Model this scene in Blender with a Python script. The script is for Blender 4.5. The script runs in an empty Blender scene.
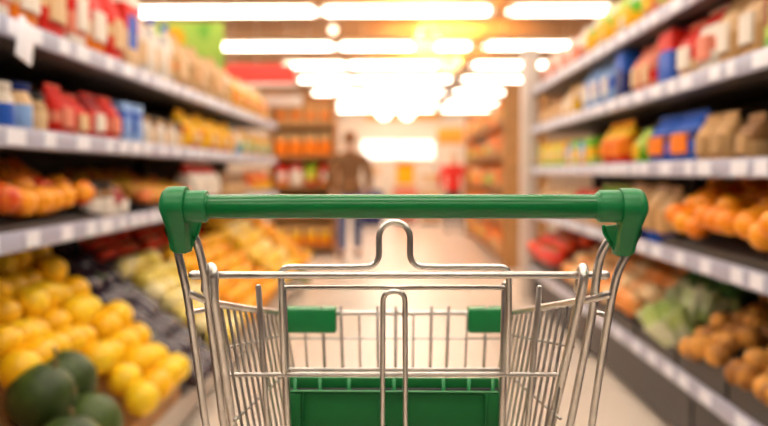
import bpy, bmesh, math, random
from mathutils import Vector, Matrix, Euler
random.seed(7)
PI = math.pi
SC = bpy.context.scene
COL = SC.collection
R = math.radians

# ------------------------------------------------------------------ camera
CAM_Z = 1.05
cam_data = bpy.data.cameras.new('camera')
cam = bpy.data.objects.new('camera', cam_data)
COL.objects.link(cam)
cam_data.sensor_width = 36
cam_data.lens = 35
cam_data.clip_start = 0.05
cam_data.dof.use_dof = True
cam_data.dof.focus_distance = 0.915
cam_data.dof.aperture_fstop = 2.2
F = 768 * 35 / 36
cam.location = (0, 0, CAM_Z)
cam.rotation_euler = (R(90) - math.atan(41 / F), 0, math.atan(14 / F))
SC.camera = cam
ROT = cam.rotation_euler.to_matrix()
CAMP = Vector((0, 0, CAM_Z))

def at(px, py, Y):
    """world point at distance Y down the aisle that is seen at picture position px, py"""
    d = ROT @ Vector(((px - 384) / F, (213 - py) / F, -1))
    return CAMP + d * (Y / d.y)

def seen(p):
    """picture position of a world point"""
    q = ROT.transposed() @ (Vector(p) - CAMP)
    if q.z > -0.05: return (-9999, -9999)
    return (384 + q.x / -q.z * F, 213 - q.y / -q.z * F)

def in_frame(p, m=22):
    x, y = seen(p)
    return -m < x < 768 + m and -m < y < 426 + m

# --------------------------------------------------------------- materials
def nodes(name):
    m = bpy.data.materials.new(name)
    m.use_nodes = True
    return m, m.node_tree, m.node_tree.nodes['Principled BSDF']

def mat(name, col, rough=.5, metal=0, var=0.0, scale=8, bump=0, coat=0, sss=0):
    m, t, b = nodes(name)
    b.inputs['Base Color'].default_value = (*col, 1)
    b.inputs['Roughness'].default_value = rough
    b.inputs['Metallic'].default_value = metal
    if coat: b.inputs['Coat Weight'].default_value = coat
    if var or bump:
        tc = t.nodes.new('ShaderNodeTexCoord')
        n = t.nodes.new('ShaderNodeTexNoise')
        n.inputs['Scale'].default_value = scale
        n.inputs['Detail'].default_value = 4
        t.links.new(tc.outputs['Object'], n.inputs['Vector'])
        if var:
            r = t.nodes.new('ShaderNodeValToRGB')
            r.color_ramp.elements[0].position = .3
            r.color_ramp.elements[1].position = .7
            r.color_ramp.elements[0].color = (*[c * (1 - var) for c in col], 1)
            r.color_ramp.elements[1].color = (*[min(1, c * (1 + var)) for c in col], 1)
            t.links.new(n.outputs['Fac'], r.inputs['Fac'])
            t.links.new(r.outputs['Color'], b.inputs['Base Color'])
        if bump:
            bp = t.nodes.new('ShaderNodeBump')
            bp.inputs['Strength'].default_value = bump
            bp.inputs['Distance'].default_value = .01
            t.links.new(n.outputs['Fac'], bp.inputs['Height'])
            t.links.new(bp.outputs['Normal'], b.inputs['Normal'])
    return m

def blend_mat(name, c1, c2, rough=.4, scale=6, lo=.4, hi=.6, coat=0):
    m, t, b = nodes(name)
    b.inputs['Roughness'].default_value = rough
    b.inputs['Specular IOR Level'].default_value = .35
    if coat: b.inputs['Coat Weight'].default_value = coat
    tc = t.nodes.new('ShaderNodeTexCoord')
    oi = t.nodes.new('ShaderNodeObjectInfo')
    ad = t.nodes.new('ShaderNodeVectorMath'); ad.operation = 'ADD'
    sc = t.nodes.new('ShaderNodeVectorMath'); sc.operation = 'SCALE'; sc.inputs['Scale'].default_value = 7
    n = t.nodes.new('ShaderNodeTexNoise'); n.inputs['Scale'].default_value = scale
    r = t.nodes.new('ShaderNodeValToRGB')
    r.color_ramp.elements[0].position = lo; r.color_ramp.elements[1].position = hi
    r.color_ramp.elements[0].color = (*c1, 1); r.color_ramp.elements[1].color = (*c2, 1)
    t.links.new(oi.outputs['Location'], sc.inputs[0])
    t.links.new(tc.outputs['Object'], ad.inputs[0]); t.links.new(sc.outputs['Vector'], ad.inputs[1])
    t.links.new(ad.outputs['Vector'], n.inputs['Vector'])
    mp = t.nodes.new('ShaderNodeMapRange')          # each fruit a little riper or paler than the next
    mp.inputs['To Min'].default_value = -.16; mp.inputs['To Max'].default_value = .16
    t.links.new(oi.outputs['Random'], mp.inputs['Value'])
    am = t.nodes.new('ShaderNodeMath'); am.operation = 'ADD'
    t.links.new(n.outputs['Fac'], am.inputs[0]); t.links.new(mp.outputs['Result'], am.inputs[1])
    t.links.new(am.outputs['Value'], r.inputs['Fac']); t.links.new(r.outputs['Color'], b.inputs['Base Color'])
    return m

_pm = {}
def pack_mat(bands, rough=.5):
    """printed package: bands = [(height from the bottom 0..1, colour), ...]"""
    key = (tuple(bands), rough)
    if key in _pm: return _pm[key]
    m, t, b = nodes('printed_pack')
    b.inputs['Specular IOR Level'].default_value = .2
    b.inputs['Roughness'].default_value = rough
    tc = t.nodes.new('ShaderNodeTexCoord')
    sp = t.nodes.new('ShaderNodeSeparateXYZ')
    r = t.nodes.new('ShaderNodeValToRGB'); r.color_ramp.interpolation = 'CONSTANT'
    els = r.color_ramp.elements
    while len(els) < len(bands): els.new(.5)
    for i, (p, c) in enumerate(bands):
        els[i].position = p; els[i].color = (*c, 1)
    while len(els) > max(1, len(bands)): els.remove(els[-1])
    t.links.new(tc.outputs['Generated'], sp.inputs[0]); t.links.new(sp.outputs['Z'], r.inputs['Fac'])
    t.links.new(r.outputs['Color'], b.inputs['Base Color'])
    _pm[key] = m
    return m

_fm = {}
def flat(col, rough=.4):
    k = (tuple(col), rough)
    if k not in _fm: _fm[k] = mat('plain_print', col, .5, var=.06); _fm[k].node_tree.nodes['Principled BSDF'].inputs['Specular IOR Level'].default_value = .2
    return _fm[k]

def emit(name, col, s):
    m, t, b = nodes(name)
    b.inputs['Base Color'].default_value = (*col, 1)
    b.inputs['Emission Color'].default_value = (*col, 1)
    b.inputs['Emission Strength'].default_value = s
    return m

M = dict(
    chrome=mat('chrome_wire', (.74, .70, .66), .34, 1, var=.12, scale=40),
    green=mat('green_plastic', (.008, .225, .06), .36, var=.05, scale=60),
    green_tube=mat('green_handle_plastic', (.006, .20, .045), .25),
    green_flap=mat('green_flap_plastic', (.006, .17, .036), .5, var=.06, scale=40),
    plug=mat('grey_plug', (.12, .12, .13), .5),
    rubber=mat('wheel_rubber', (.05, .05, .055), .7, var=.2),
    rail=mat('price_rail_plastic', (.42, .43, .56), .35, var=.07, scale=5),
    tag=mat('price_tag_card', (.84, .85, .93), .5, var=.03),
    shelf=mat('dark_shelf_metal', (.075, .06, .055), .55, var=.15),
    back=mat('dark_back_panel', (.03, .022, .02), .7, var=.2),
    plinth=mat('plinth_paint', (.5, .43, .36), .45, var=.06),
    kick=mat('dark_kick_plate', (.04, .035, .035), .5, var=.1),
    crate=mat('black_crate_plastic', (.035, .03, .028), .5, var=.2),
    wood=mat('brown_crate_wood', (.42, .2, .06), .6, var=.25, scale=12),
    white=mat('white_paint', (.8, .77, .72), .5, var=.03),
    endpost=mat('warm_white_paint', (.72, .62, .54), .5, var=.04),
    stem=mat('brown_stem', (.16, .1, .035), .8, var=.2),
    leaf=mat('leaf_green', (.09, .25, .03), .5, var=.3, scale=20),
    skin=mat('skin', (.6, .36, .25), .5, var=.05),
    lamp=emit('lamp_tube', (1, .90, .78), 8),
    housing=mat('lamp_housing', (.75, .7, .62), .4, var=.03),
)

# ------------------------------------------------------------ mesh helpers
def new(): return bmesh.new()

def box(bm, x0, x1, y0, y1, z0, z1, bev=0, seg=2, mtx=None):
    g = bmesh.ops.create_cube(bm, size=1)
    v = g['verts']
    for p in v:
        p.co = Vector(((x0 + x1) / 2 + p.co.x * (x1 - x0), (y0 + y1) / 2 + p.co.y * (y1 - y0), (z0 + z1) / 2 + p.co.z * (z1 - z0)))
    if bev:
        e = list({e for p in v for e in p.link_edges})
        res = bmesh.ops.bevel(bm, geom=e, offset=bev, segments=seg, profile=.5, affect='EDGES')
        v = list({p for f in res['faces'] for p in f.verts} | {p for p in v if p.is_valid})
    if mtx:
        for p in v: p.co = mtx @ p.co
    return bm

def round_path(pts, rad, n=6):
    pts = [Vector(p) for p in pts]
    if not rad or len(pts) < 3: return pts
    out = [pts[0]]
    for i in range(1, len(pts) - 1):
        a, b, c = pts[i - 1], pts[i], pts[i + 1]
        u, w = (a - b), (c - b)
        d = min(rad, u.length * .49, w.length * .49)
        p, q = b + u.normalized() * d, b + w.normalized() * d
        for k in range(n + 1):
            t = k / n
            out.append(p * (1 - t) ** 2 + b * 2 * t * (1 - t) + q * t * t)
    out.append(pts[-1])
    return out

def tube(bm, pts, r, seg=10, fillet=0, cap=True, closed=False):
    pts = round_path(pts, fillet)
    n = len(pts)
    T = []
    for i in range(n):
        a = pts[max(0, i - 1)] if not closed else pts[i - 1]
        b = pts[min(n - 1, i + 1)] if not closed else pts[(i + 1) % n]
        T.append((b - a).normalized())
    ref = Vector((0, 0, 1)) if abs(T[0].z) < .9 else Vector((1, 0, 0))
    nrm = (ref - T[0] * ref.dot(T[0])).normalized()
    rings = []
    for i in range(n):
        nrm = (nrm - T[i] * nrm.dot(T[i])).normalized()
        bi = T[i].cross(nrm)
        rr = r[i] if isinstance(r, (list, tuple)) else r
        rings.append([bm.verts.new(pts[i] + (nrm * math.cos(2 * PI * k / seg) + bi * math.sin(2 * PI * k / seg)) * rr) for k in range(seg)])
    for i in range(n if closed else n - 1):
        A, B = rings[i], rings[(i + 1) % n]
        for k in range(seg):
            bm.faces.new((A[k], A[(k + 1) % seg], B[(k + 1) % seg], B[k]))
    if cap and not closed:
        for ring, t, s in ((rings[0], T[0], -1), (rings[-1], T[-1], 1)):
            rr = (ring[0].co - ring[seg // 2].co).length / 2
            cc = sum((v.co for v in ring), Vector()) / seg
            inner = [bm.verts.new(cc + (v.co - cc) * .6 + t * s * rr * .6) for v in ring]
            for k in range(seg):
                bm.faces.new((ring[k], ring[(k + 1) % seg], inner[(k + 1) % seg], inner[k]))
            bm.faces.new(inner)
    return bm

def lathe(bm, prof, seg=16, mtx=None, sx=1, sy=1):
    rings = []
    for r, z in prof:
        rings.append([bm.verts.new((max(r, 1e-4) * sx * math.cos(2 * PI * k / seg), max(r, 1e-4) * sy * math.sin(2 * PI * k / seg), z)) for k in range(seg)])
    for A, B in zip(rings, rings[1:]):
        for k in range(seg):
            bm.faces.new((A[k], A[(k + 1) % seg], B[(k + 1) % seg], B[k]))
    bm.faces.new(rings[0]); bm.faces.new(rings[-1])
    if mtx:
        for ring in rings:
            for v in ring: v.co = mtx @ v.co
    return bm

def ball(bm, c, r, sx=1, sy=1, sz=1, u=16, v=10, noise=0):
    g = bmesh.ops.create_uvsphere(bm, u_segments=u, v_segments=v, radius=r)
    for p in g['verts']:
        k = 1 + random.uniform(-noise, noise)
        p.co = Vector((p.co.x * sx * k, p.co.y * sy * k, p.co.z * sz * k)) + Vector(c)
    return bm

def plate(bm, poly, off):
    """solid plate: polygon of points pushed along the vector off"""
    off = Vector(off)
    a = [bm.verts.new(Vector(p)) for p in poly]
    b = [bm.verts.new(Vector(p) + off) for p in poly]
    bm.faces.new(a); bm.faces.new(list(reversed(b)))
    n = len(a)
    for i in range(n): bm.faces.new((a[i], b[i], b[(i + 1) % n], a[(i + 1) % n]))
    return bm

def obj(name, bm, m, parent=None, smooth=True, loc=None, bev=0):
    bmesh.ops.recalc_face_normals(bm, faces=bm.faces)
    me = bpy.data.meshes.new(name)
    bm.to_mesh(me); bm.free()
    me.materials.append(m)
    if smooth:
        for p in me.polygons: p.use_smooth = True
        me.set_sharp_from_angle(angle=R(38))
    o = bpy.data.objects.new(name, me)
    COL.objects.link(o)
    if parent: o.parent = parent
    if loc: o.location = loc
    if bev:
        b = o.modifiers.new('bevel', 'BEVEL'); b.width = bev; b.segments = 3; b.limit_method = 'ANGLE'
    return o

def tag(o, label, cat, group=None):
    o['label'] = label; o['category'] = cat
    if group: o['group'] = group
    return o

def thing(name, label, cat, loc=(0, 0, 0), group=None):
    o = bpy.data.objects.new(name, None)
    COL.objects.link(o)
    o.location = loc
    o.empty_display_size = .05
    return tag(o, label, cat, group)

def struct(name, bm, m, parent=None, smooth=False):
    o = obj(name, bm, m, parent, smooth)
    if not parent: o['kind'] = 'structure'
    return o

_used = set()
def place(src, loc, rotz, label, group=None, scale=1, rot=None):
    """the first use moves the source itself; later ones copy the thing and each part"""
    if src.name not in _used:
        r = src; _used.add(src.name)
    else:
        r = src.copy(); COL.objects.link(r)
        for ch in list(src.children):
            c = ch.copy(); COL.objects.link(c); c.parent = r
            for g in list(ch.children):
                d = g.copy(); COL.objects.link(d); d.parent = c
    r.location = loc
    r.rotation_euler = rot if rot else (0, 0, rotz)
    r.scale = (scale,) * 3
    r['label'] = label
    if group: r['group'] = group
    return r

ORD = ['first', 'second', 'third', 'fourth', 'fifth', 'sixth', 'seventh', 'eighth', 'ninth', 'tenth', 'eleventh', 'twelfth', 'thirteenth',
       'fourteenth', 'fifteenth', 'sixteenth', 'seventeenth', 'eighteenth', 'nineteenth', 'twentieth']
def ordn(i):
    if i < 20: return ORD[i]
    return 'twenty-' + ORD[i - 20] if i < 29 else 'thirtieth'

# ------------------------------------------------------------- the setting
def floor_material():
    m, t, b = nodes('polished_floor_tiles')
    tc = t.nodes.new('ShaderNodeTexCoord')
    br = t.nodes.new('ShaderNodeTexBrick')
    br.offset = 0
    br.inputs['Scale'].default_value = 1
    br.inputs['Brick Width'].default_value = .6; br.inputs['Row Height'].default_value = .6
    br.inputs['Mortar Size'].default_value = .004
    br.inputs['Color1'].default_value = (.80, .69, .57, 1); br.inputs['Color2'].default_value = (.77, .66, .55, 1)
    br.inputs['Mortar'].default_value = (.5, .42, .35, 1)
    t.links.new(tc.outputs['Object'], br.inputs['Vector'])
    t.links.new(br.outputs['Color'], b.inputs['Base Color'])
    b.inputs['Roughness'].default_value = .28
    return m

W0, W1, Y0, Y1, CEIL = -6.5, 6.5, -4.0, 22.0, 3.1
struct('floor', box(new(), W0, W1, Y0, Y1, -.1, 0), floor_material())
struct('ceiling', box(new(), W0, W1, Y0, Y1, CEIL, CEIL + .1), mat('taupe_ceiling_panels', (.38, .22, .11), .8, var=.06, scale=3))
cream = mat('cream_wall_paint', (.80, .66, .53), .7, var=.04, scale=2)
struct('wall_left', box(new(), W0 - .1, W0, Y0, Y1, 0, CEIL), cream)
struct('wall_right', box(new(), W1, W1 + .1, Y0, Y1, 0, CEIL), cream)
struct('wall_far', box(new(), W0, W1, Y1, Y1 + .1, 0, CEIL), cream)
struct('wall_near', box(new(), W0, W1, Y0 - .1, Y0, 0, CEIL), mat('dark_brown_wall_paint', (.10, .06, .04), .7, var=.1))

# bright shop front windows in the far wall
for i, (xa, xb) in enumerate(((-1.05, -.05), (.02, 1.05))):
    w = box(new(), xa, xb, Y1 - .04, Y1 - .005, 1.45, 1.95)
    fr = struct('window_%d' % (i + 1), w, emit('daylit_window', (1, .95, .86), 1.3))
    b = new()
    for (a0, a1, z0, z1) in ((xa - .04, xb + .04, 1.40, 1.45), (xa - .04, xb + .04, 1.95, 2.0), (xa - .04, xa, 1.45, 1.95), (xb, xb + .04, 1.45, 1.95)):
        box(b, a0, a1, Y1 - .07, Y1, z0, z1)
    obj('window_frame', b, M['white'], fr, False)

# ceiling lamps : three lines of tubes, row after row down the hall
lamp_group = 'ceiling tube lamps in rows across the hall'
def make_lamp(L):
    t = thing('ceiling_lamp', '', 'lamp', group=lamp_group)
    b = new(); tube(b, [(-L / 2, 0, 0), (L / 2, 0, 0)], .05, 14)
    for v in b.verts: v.co.y *= 3; v.co.z = v.co.z * .4
    obj('lamp_tube', b, M['lamp'], t)
    b = new(); box(b, -L / 2, L / 2, -.16, .16, .03, .075, .008)
    obj('housing', b, M['housing'], t)
    for s in (-1, 1):
        b = new(); box(b, s * L / 2 - .02, s * L / 2 + .02, -.155, .155, -.025, .045, .008)
        obj('end_cap', b, M['housing'], t)
        b = new(); tube(b, [(s * L * .32, 0, .07), (s * L * .32, 0, CEIL - 2.78)], .006, 6)
        obj('hanger', b, M['housing'], t)
    return t
ROWS = [-1.4, .4, 1.9, 3.3, 4.7, 6.2, 8.2, 10.46, 12.3, 14.2, 16.5, 19.0, 21.0]
cols = [('left', -2.86, -.90), ('middle', -.80, .99), ('right', 1.22, 2.56)]
lamps = {c[0]: make_lamp(c[2] - c[1]) for c in cols}
lamps['short'] = make_lamp(1.0)
for name, xa, xb in cols:
    k = 0
    for Y in ROWS:
        vis = Y > 7
        lab = ('%s ceiling tube lamp of the %s lit row down the hall' % (name, ordn(k))) if vis else \
              '%s ceiling tube lamp overhead, nearer than the picture shows' % name
        src, xm = lamps[name], (xa + xb) / 2
        if name == 'left' and Y > 12: src, xm = lamps['short'], -1.36
        o = place(src, (xm, Y, 2.78), 0, lab, lamp_group)
        if vis: k += 1
# side halls have the same lamps beyond the shelf units
for sx in (-4.6, 4.6):
    for i, Y in enumerate(ROWS[1:]):
        if sx > 0 and in_frame((sx, Y, 2.78), 120): continue
        place(lamps['middle'], (sx, Y, 2.78), 0, 'side ceiling lamp over the next aisle at %s, %s from near wall' % ('left' if sx < 0 else 'right', ordn(i)), 'lamps over the neighbouring aisles')

# added warm bowls imitate a golden flare on the ceiling; then the globe lamps
warm = emit('added_warm_glow', (1, .52, .12), 480)
m_bowl = emit('added_glow_bowl', (1, .7, .35), 1.2)
def glow_helper(px, py, Y, r, label):
    """added bowl, no lamp of the hall, that throws a golden flare glow on the ceiling"""
    p = at(px, py, Y)
    t = thing('glow_helper_bowl', label, 'lamp', p)
    b = new(); lathe(b, [(r * .15, -r * .6), (r * .6, -r * .45), (r * .9, -r * .1), (r, r * .1), (r * .96, r * .1), (r * .85, -r * .08), (r * .55, -r * .38), (r * .1, -r * .5)], 20); obj('bowl', b, m_bowl, t)
    b = new(); lathe(b, [(r * .05, -r * .3), (r * .5, -r * .25), (r * .55, -r * .05), (r * .05, -r * .02)], 16); obj('bulb', b, warm, t)
    for k in range(3):
        a = 2 * PI * k / 3
        b = new(); tube(b, [(r * .97 * math.cos(a), r * .97 * math.sin(a), r * .1), (0, 0, r * 1.6), (0, 0, CEIL - p.z)], .005, 6); obj('cord', b, M['housing'], t)
    return t
def ceiling_globe(px, py, Y, r, m, label):
    p = at(px, py, Y)
    t = thing('globe_lamp', label, 'lamp', p)
    b = new(); ball(b, (0, 0, 0), r); obj('globe', b, m, t)
    b = new(); lathe(b, [(r * .45, r * .85), (r * .5, r * 1.1), (r * .25, r * 1.25)]); obj('cap', b, M['housing'], t)
    b = new(); tube(b, [(0, 0, r * 1.2), (0, 0, CEIL - p.z)], .008, 6); obj('cord', b, M['housing'], t)
    return t
glow_helper(425, 43, 9.1, .2, 'added golden glow bowl under the ceiling, nearest of its line')
glow_helper(448, 66, 10.95, .2, 'added golden glow bowl behind the second lamp row')
glow_helper(430, 84, 13.2, .2, 'added golden glow bowl behind the third lamp row')
ceiling_globe(333, 30, 9.4, .05, emit('soft_bulb', (1, .8, .6), 3), 'small pale globe lamp under the ceiling at left')
pale = emit('pale_bulb', (1, .9, .78), 5)
ceiling_globe(384, 112, 20.5, .19, pale, 'left of two pale pendant globes before the orange band')
ceiling_globe(407, 112, 20.5, .19, pale, 'right of two pale pendant globes before the orange band')
b = new(); box(b, -.95, 1.3, Y1 - .06, Y1 - .001, 2.58, 2.98, .01)
tag(obj('fascia_sign', b, mat('orange_fascia', (.85, .42, .06), .6, var=.1), None), 'orange fascia band high on the far wall behind globes', 'panel')

# ------------------------------------------------------------ shelf units
def shelf_unit(side, label, tiers, xl, xb, ya, yb, base, tag_from):
    """side -1 left / +1 right; tiers: lip heights; base=(x, z0, z1)"""
    s = side
    X = lambda a: s * a
    t = thing('shelf_unit', label, 'shelving', (X((xl + xb) / 2), (ya + yb) / 2, 0))
    ox, oy = t.location.x, t.location.y
    def bb(b, x0, x1, y0, y1, z0, z1, bev=0):
        xa_, xb_ = sorted((X(x0) - ox, X(x1) - ox))
        return box(b, xa_, xb_, y0 - oy, y1 - oy, z0, z1, bev)
    obj('back_panel', bb(new(), xb, xb + .04, ya, yb, 0, tiers[-1] + .42), M['back'], t, False)
    n = 0
    y = ya
    while y < yb + .01:
        obj('upright', bb(new(), xb - .05, xb - .002, y - .02, y + .02, 0, tiers[-1] + .42), M['shelf'], t, False)
        y += (yb - ya) / 4
    for z in tiers:
        sh = obj('shelf', bb(new(), xl + .012, xb - .002, ya, yb, z - .045, z - .012, .004), M['shelf'], t)
        b = bb(new(), xl, xl + .012, ya, yb, z - .048, z + .014, .003)
        rl = obj('price_rail', b, M['rail'], sh)
        y = tag_from
        i = 0
        while y < yb - .1:
            w = random.choice((.06, .08, .08, .11))
            obj('price_tag', bb(new(), xl - .004, xl - .0005, y, y + w, z - .04, z + .007), M['tag'], sh, False)
            y += w + random.choice((.05, .08, .12, .16))
    bx, z0, z1 = base
    obj('plinth', bb(new(), bx + .012, xb - .002, ya, yb, .05, z1 - .02), M['kick'], t, False)
    obj('kick_plate', bb(new(), bx + .06, bx + .1, ya, yb, 0, .05), M['kick'], t, False)
    br = obj('base_rail', bb(new(), bx, bx + .012, ya, yb, z0, z1, .003), M['rail'] if s > 0 else M['plinth'], t)
    if s > 0:
        y = tag_from
        while y < yb - .1:
            obj('price_tag', bb(new(), bx - .004, bx - .0005, y, y + .09, z0 + .012, z1 - .01), M['tag'], br, False)
            y += random.choice((.15, .2, .28))
    return t

LA, LB, LC = 1.49, 1.17, .86
left_unit = shelf_unit(-1, 'long dark shelf unit on the left of the aisle with pale price rails', [LC, LB, LA], 1.13, 1.66, -2.0, 7.0, (.86, .05, .15), 2.0)
R5, R4, R3, R2, R1 = .30, .74, 1.08, 1.40, 1.71
right_unit = shelf_unit(1, 'long dark shelf unit on the right of the aisle with pale price rails', [R4, R3, R2, R1], 1.07, 1.62, -2.0, 6.05, (1.07, .235, .30), 2.05)
for Y in (2.75, 4.3, 5.8):
    b = new(); box(b, 1.075 - right_unit.location.x, 1.14 - right_unit.location.x, Y - .035 - right_unit.location.y, Y + .035 - right_unit.location.y, 0.0, .21, .006)
    obj('foot', b, M['kick'], right_unit)
b = new(); box(b, 1.0 - right_unit.location.x, 1.13 - right_unit.location.x, 6.06 - right_unit.location.y, 6.16 - right_unit.location.y, 0, 2.05, .01)
o = obj('end_post', b, M['endpost'], right_unit); o['label'] = 'warm white end post'

# -------------------------------------------------------------- packages
RED, WHITE, CREAM, BLUE, NAVY = (.66, .018, .008), (.80, .72, .62), (.74, .5, .27), (.02, .11, .55), (.01, .025, .16)
YEL, ORG, GRN, DGRN, BRN = (.88, .48, .006), (.84, .2, .006), (.14, .45, .02), (.03, .15, .03), (.26, .12, .04)
BEI, PINK, BLK, LBLUE, PUR, LIME, DRED = (.58, .33, .13), (.76, .24, .15), (.03, .025, .025), (.25, .42, .75), (.25, .12, .5), (.5, .65, .1), (.3, .015, .015)
TAN, GREY = (.5, .3, .13), (.5, .47, .45)

_src = {}
def carton(w, d, h, body, label):
    t = thing('carton', '', 'box')
    obj('body', box(new(), -w / 2, w / 2, -d / 2, d / 2, 0, h, .004), body, t)
    obj('label_panel', box(new(), -w * .32, w * .32, -d / 2 - .0015, -d / 2 + .001, h * .3, h * .68, 0), label, t, False)
    b = new(); box(b, -w * .46, w * .46, -.012, .012, h, h + .004, .001); obj('top_flap', b, label, t)
    return t

def bag(w, d, h, body, label, name='bag'):
    t = thing(name, '', 'bag')
    b = new()
    N, K = 20, 12
    rings = []
    for i in range(K + 1):
        u = i / K
        dep = d / 2 * (.72 + .28 * math.sin(min(1, u * 2.2) * PI / 2)) * (1 if u < .55 else max(.09, math.cos((u - .55) / .45 * PI / 2)))
        wid = w / 2 * (.94 + .06 * math.sin(u * PI))
        ring = []
        for k in range(N):
            a = 2 * PI * k / N
            c, s_ = math.cos(a), math.sin(a)
            e = .55
            ring.append(b.verts.new((wid * math.copysign(abs(c) ** e, c), dep * math.copysign(abs(s_) ** e, s_) * (1 + .05 * math.sin(5 * a + u * 7)), u * h * .93)))
        rings.append(ring)
    for A, B in zip(rings, rings[1:]):
        for k in range(N): b.faces.new((A[k], A[(k + 1) % N], B[(k + 1) % N], B[k]))
    b.faces.new(rings[0]); b.faces.new(rings[-1])
    obj('body', b, body, t)
    b = new(); box(b, -w * .46, w * .46, -.004, .004, h * .925, h, .002); obj('top_seal', b, body, t)
    b = new()
    ls = bmesh.ops.create_grid(b, x_segments=5, y_segments=5, size=.5)
    for v in b.verts:
        v.co = Vector((v.co.x * w * .62, -d / 2 * 1.0 - .004 - .006 * (1 - (v.co.x * 2) ** 2), h * .42 + v.co.y * h * .34))
    ext = bmesh.ops.extrude_face_region(b, geom=b.faces[:])
    for v in [e for e in ext['geom'] if isinstance(e, bmesh.types.BMVert)]: v.co.y += .012
    obj('label_panel', b, label, t)
    return t

def jar(r, h, glass, lid, label):
    t = thing('jar', '', 'jar')
    obj('body', lathe(new(), [(r * .85, 0), (r, .006), (r, h * .72), (r * .8, h * .82), (r * .78, h * .86)]), glass, t)
    obj('lid', lathe(new(), [(r * .84, h * .85), (r * .88, h * .87), (r * .88, h * .98), (r * .84, h)]), lid, t)
    obj('label_band', lathe(new(), [(r * 1.005, h * .18), (r * 1.012, h * .19), (r * 1.012, h * .6), (r * 1.005, h * .61)]), label, t)
    return t

def bottle(r, h, body, capm, label):
    t = thing('bottle', '', 'bottle')
    obj('body', lathe(new(), [(r * .85, 0), (r, .008), (r, h * .6), (r * .75, h * .72), (r * .35, h * .82), (r * .33, h * .9)]), body, t)
    obj('cap', lathe(new(), [(r * .4, h * .9), (r * .42, h * .91), (r * .42, h * .99), (r * .36, h)]), capm, t)
    obj('label_band', lathe(new(), [(r * 1.005, h * .2), (r * 1.012, h * .21), (r * 1.012, h * .52), (r * 1.005, h * .53)]), label, t)
    return t

_count = {}
def run(side, z, xl, shelf_name, ya, yb, protos, words, cat_group, gap=.012, depth=.10, jitter=.012):
    """fill a stretch of shelf from the camera end: protos is a list of (source, width, depth)"""
    y = ya
    k = 0
    made = {}
    while True:
        src, w, d = protos[k % len(protos)]
        if y + w > yb: break
        x = side * (xl + .03 + d / 2 + random.uniform(0, jitter))
        p = (x, y + w / 2, z - .0115)
        wd = words[k % len(words)]
        k += 1
        y += w + gap + random.uniform(0, .006)
        if not (in_frame((x, p[1], z + .05), 45) or in_frame((x, p[1], z + .25), 45)): continue
        o = place(src, p, (PI / 2 if side < 0 else -PI / 2) + random.uniform(-.06, .06), '', cat_group)
        made.setdefault(wd, []).append(o)
    for wd, os_ in made.items():
        for i, o in enumerate(os_):
            o['label'] = '%s on the %s' % (wd, shelf_name) + (', %s such from camera' % ordn(i) if len(os_) > 1 else '')

def P(kind, w, d, h, bands, label=WHITE, lid=None, rough=.5):
    if kind == 'carton': return (carton(w, d, h, pack_mat(bands, rough), flat(label)), w, d)
    if kind in ('bag', 'pouch'): return (bag(w, d, h, pack_mat(bands, rough), flat(label), kind), w, d)
    if kind == 'jar': return (jar(w / 2, h, pack_mat(bands, .15), flat(lid or RED), flat(label)), w, w)
    if kind == 'bottle': return (bottle(w / 2, h, pack_mat(bands, .15), flat(lid or RED), flat(label)), w, w)

TL, ML, FL = 'top left shelf', 'middle left shelf', 'low left fruit shelf'
# --- top left shelf
run(-1, LA, 1.13, TL, 1.95, 3.22, [P('bag', .17, .12, .34, [(0, RED), (.4, CREAM), (.55, RED)], CREAM),
     P('bag', .16, .12, .36, [(0, WHITE), (.2, PINK), (.45, RED)], WHITE),
     P('bag', .17, .12, .33, [(0, ORG), (.3, CREAM), (.5, RED)], WHITE)],
    ['red bag with cream band', 'red bag with white base', 'red bag with orange base'], 'red and white bags on the top left shelf')
run(-1, LA, 1.13, TL, 3.24, 3.42, [P('carton', .15, .1, .38, [(0, CREAM), (.5, RED), (.8, WHITE)], BLUE)], ['tall red and cream carton'], None)
run(-1, LA, 1.13, TL, 3.44, 3.95, [P('bottle', .085, .08, .33, [(0, GREY), (.6, WHITE)], CREAM, BLUE), P('jar', .09, .09, .25, [(0, TAN), (.7, WHITE)], WHITE, GREY)],
    ['grey bottle with blue cap', 'pale jar with grey lid'], 'bottles and jars on the top left shelf')
run(-1, LA, 1.13, TL, 3.98, 5.3, [P('bag', .21, .14, .32, [(0, BEI), (.4, ORG), (.5, BEI)], CREAM), P('bag', .2, .14, .29, [(0, CREAM), (.4, TAN)], BEI)],
    ['beige bag with cream label', 'cream bag with tan top'], 'beige bags on the top left shelf')
run(-1, LA, 1.13, TL, 5.32, 6.95, [P('bag', .17, .13, .28, [(0, YEL), (.75, WHITE)], ORG), P('bag', .17, .13, .27, [(0, YEL), (.5, ORG), (.7, YEL)], CREAM)],
    ['yellow bag with white top', 'yellow bag with orange band'], 'yellow bags on the top left shelf')
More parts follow.
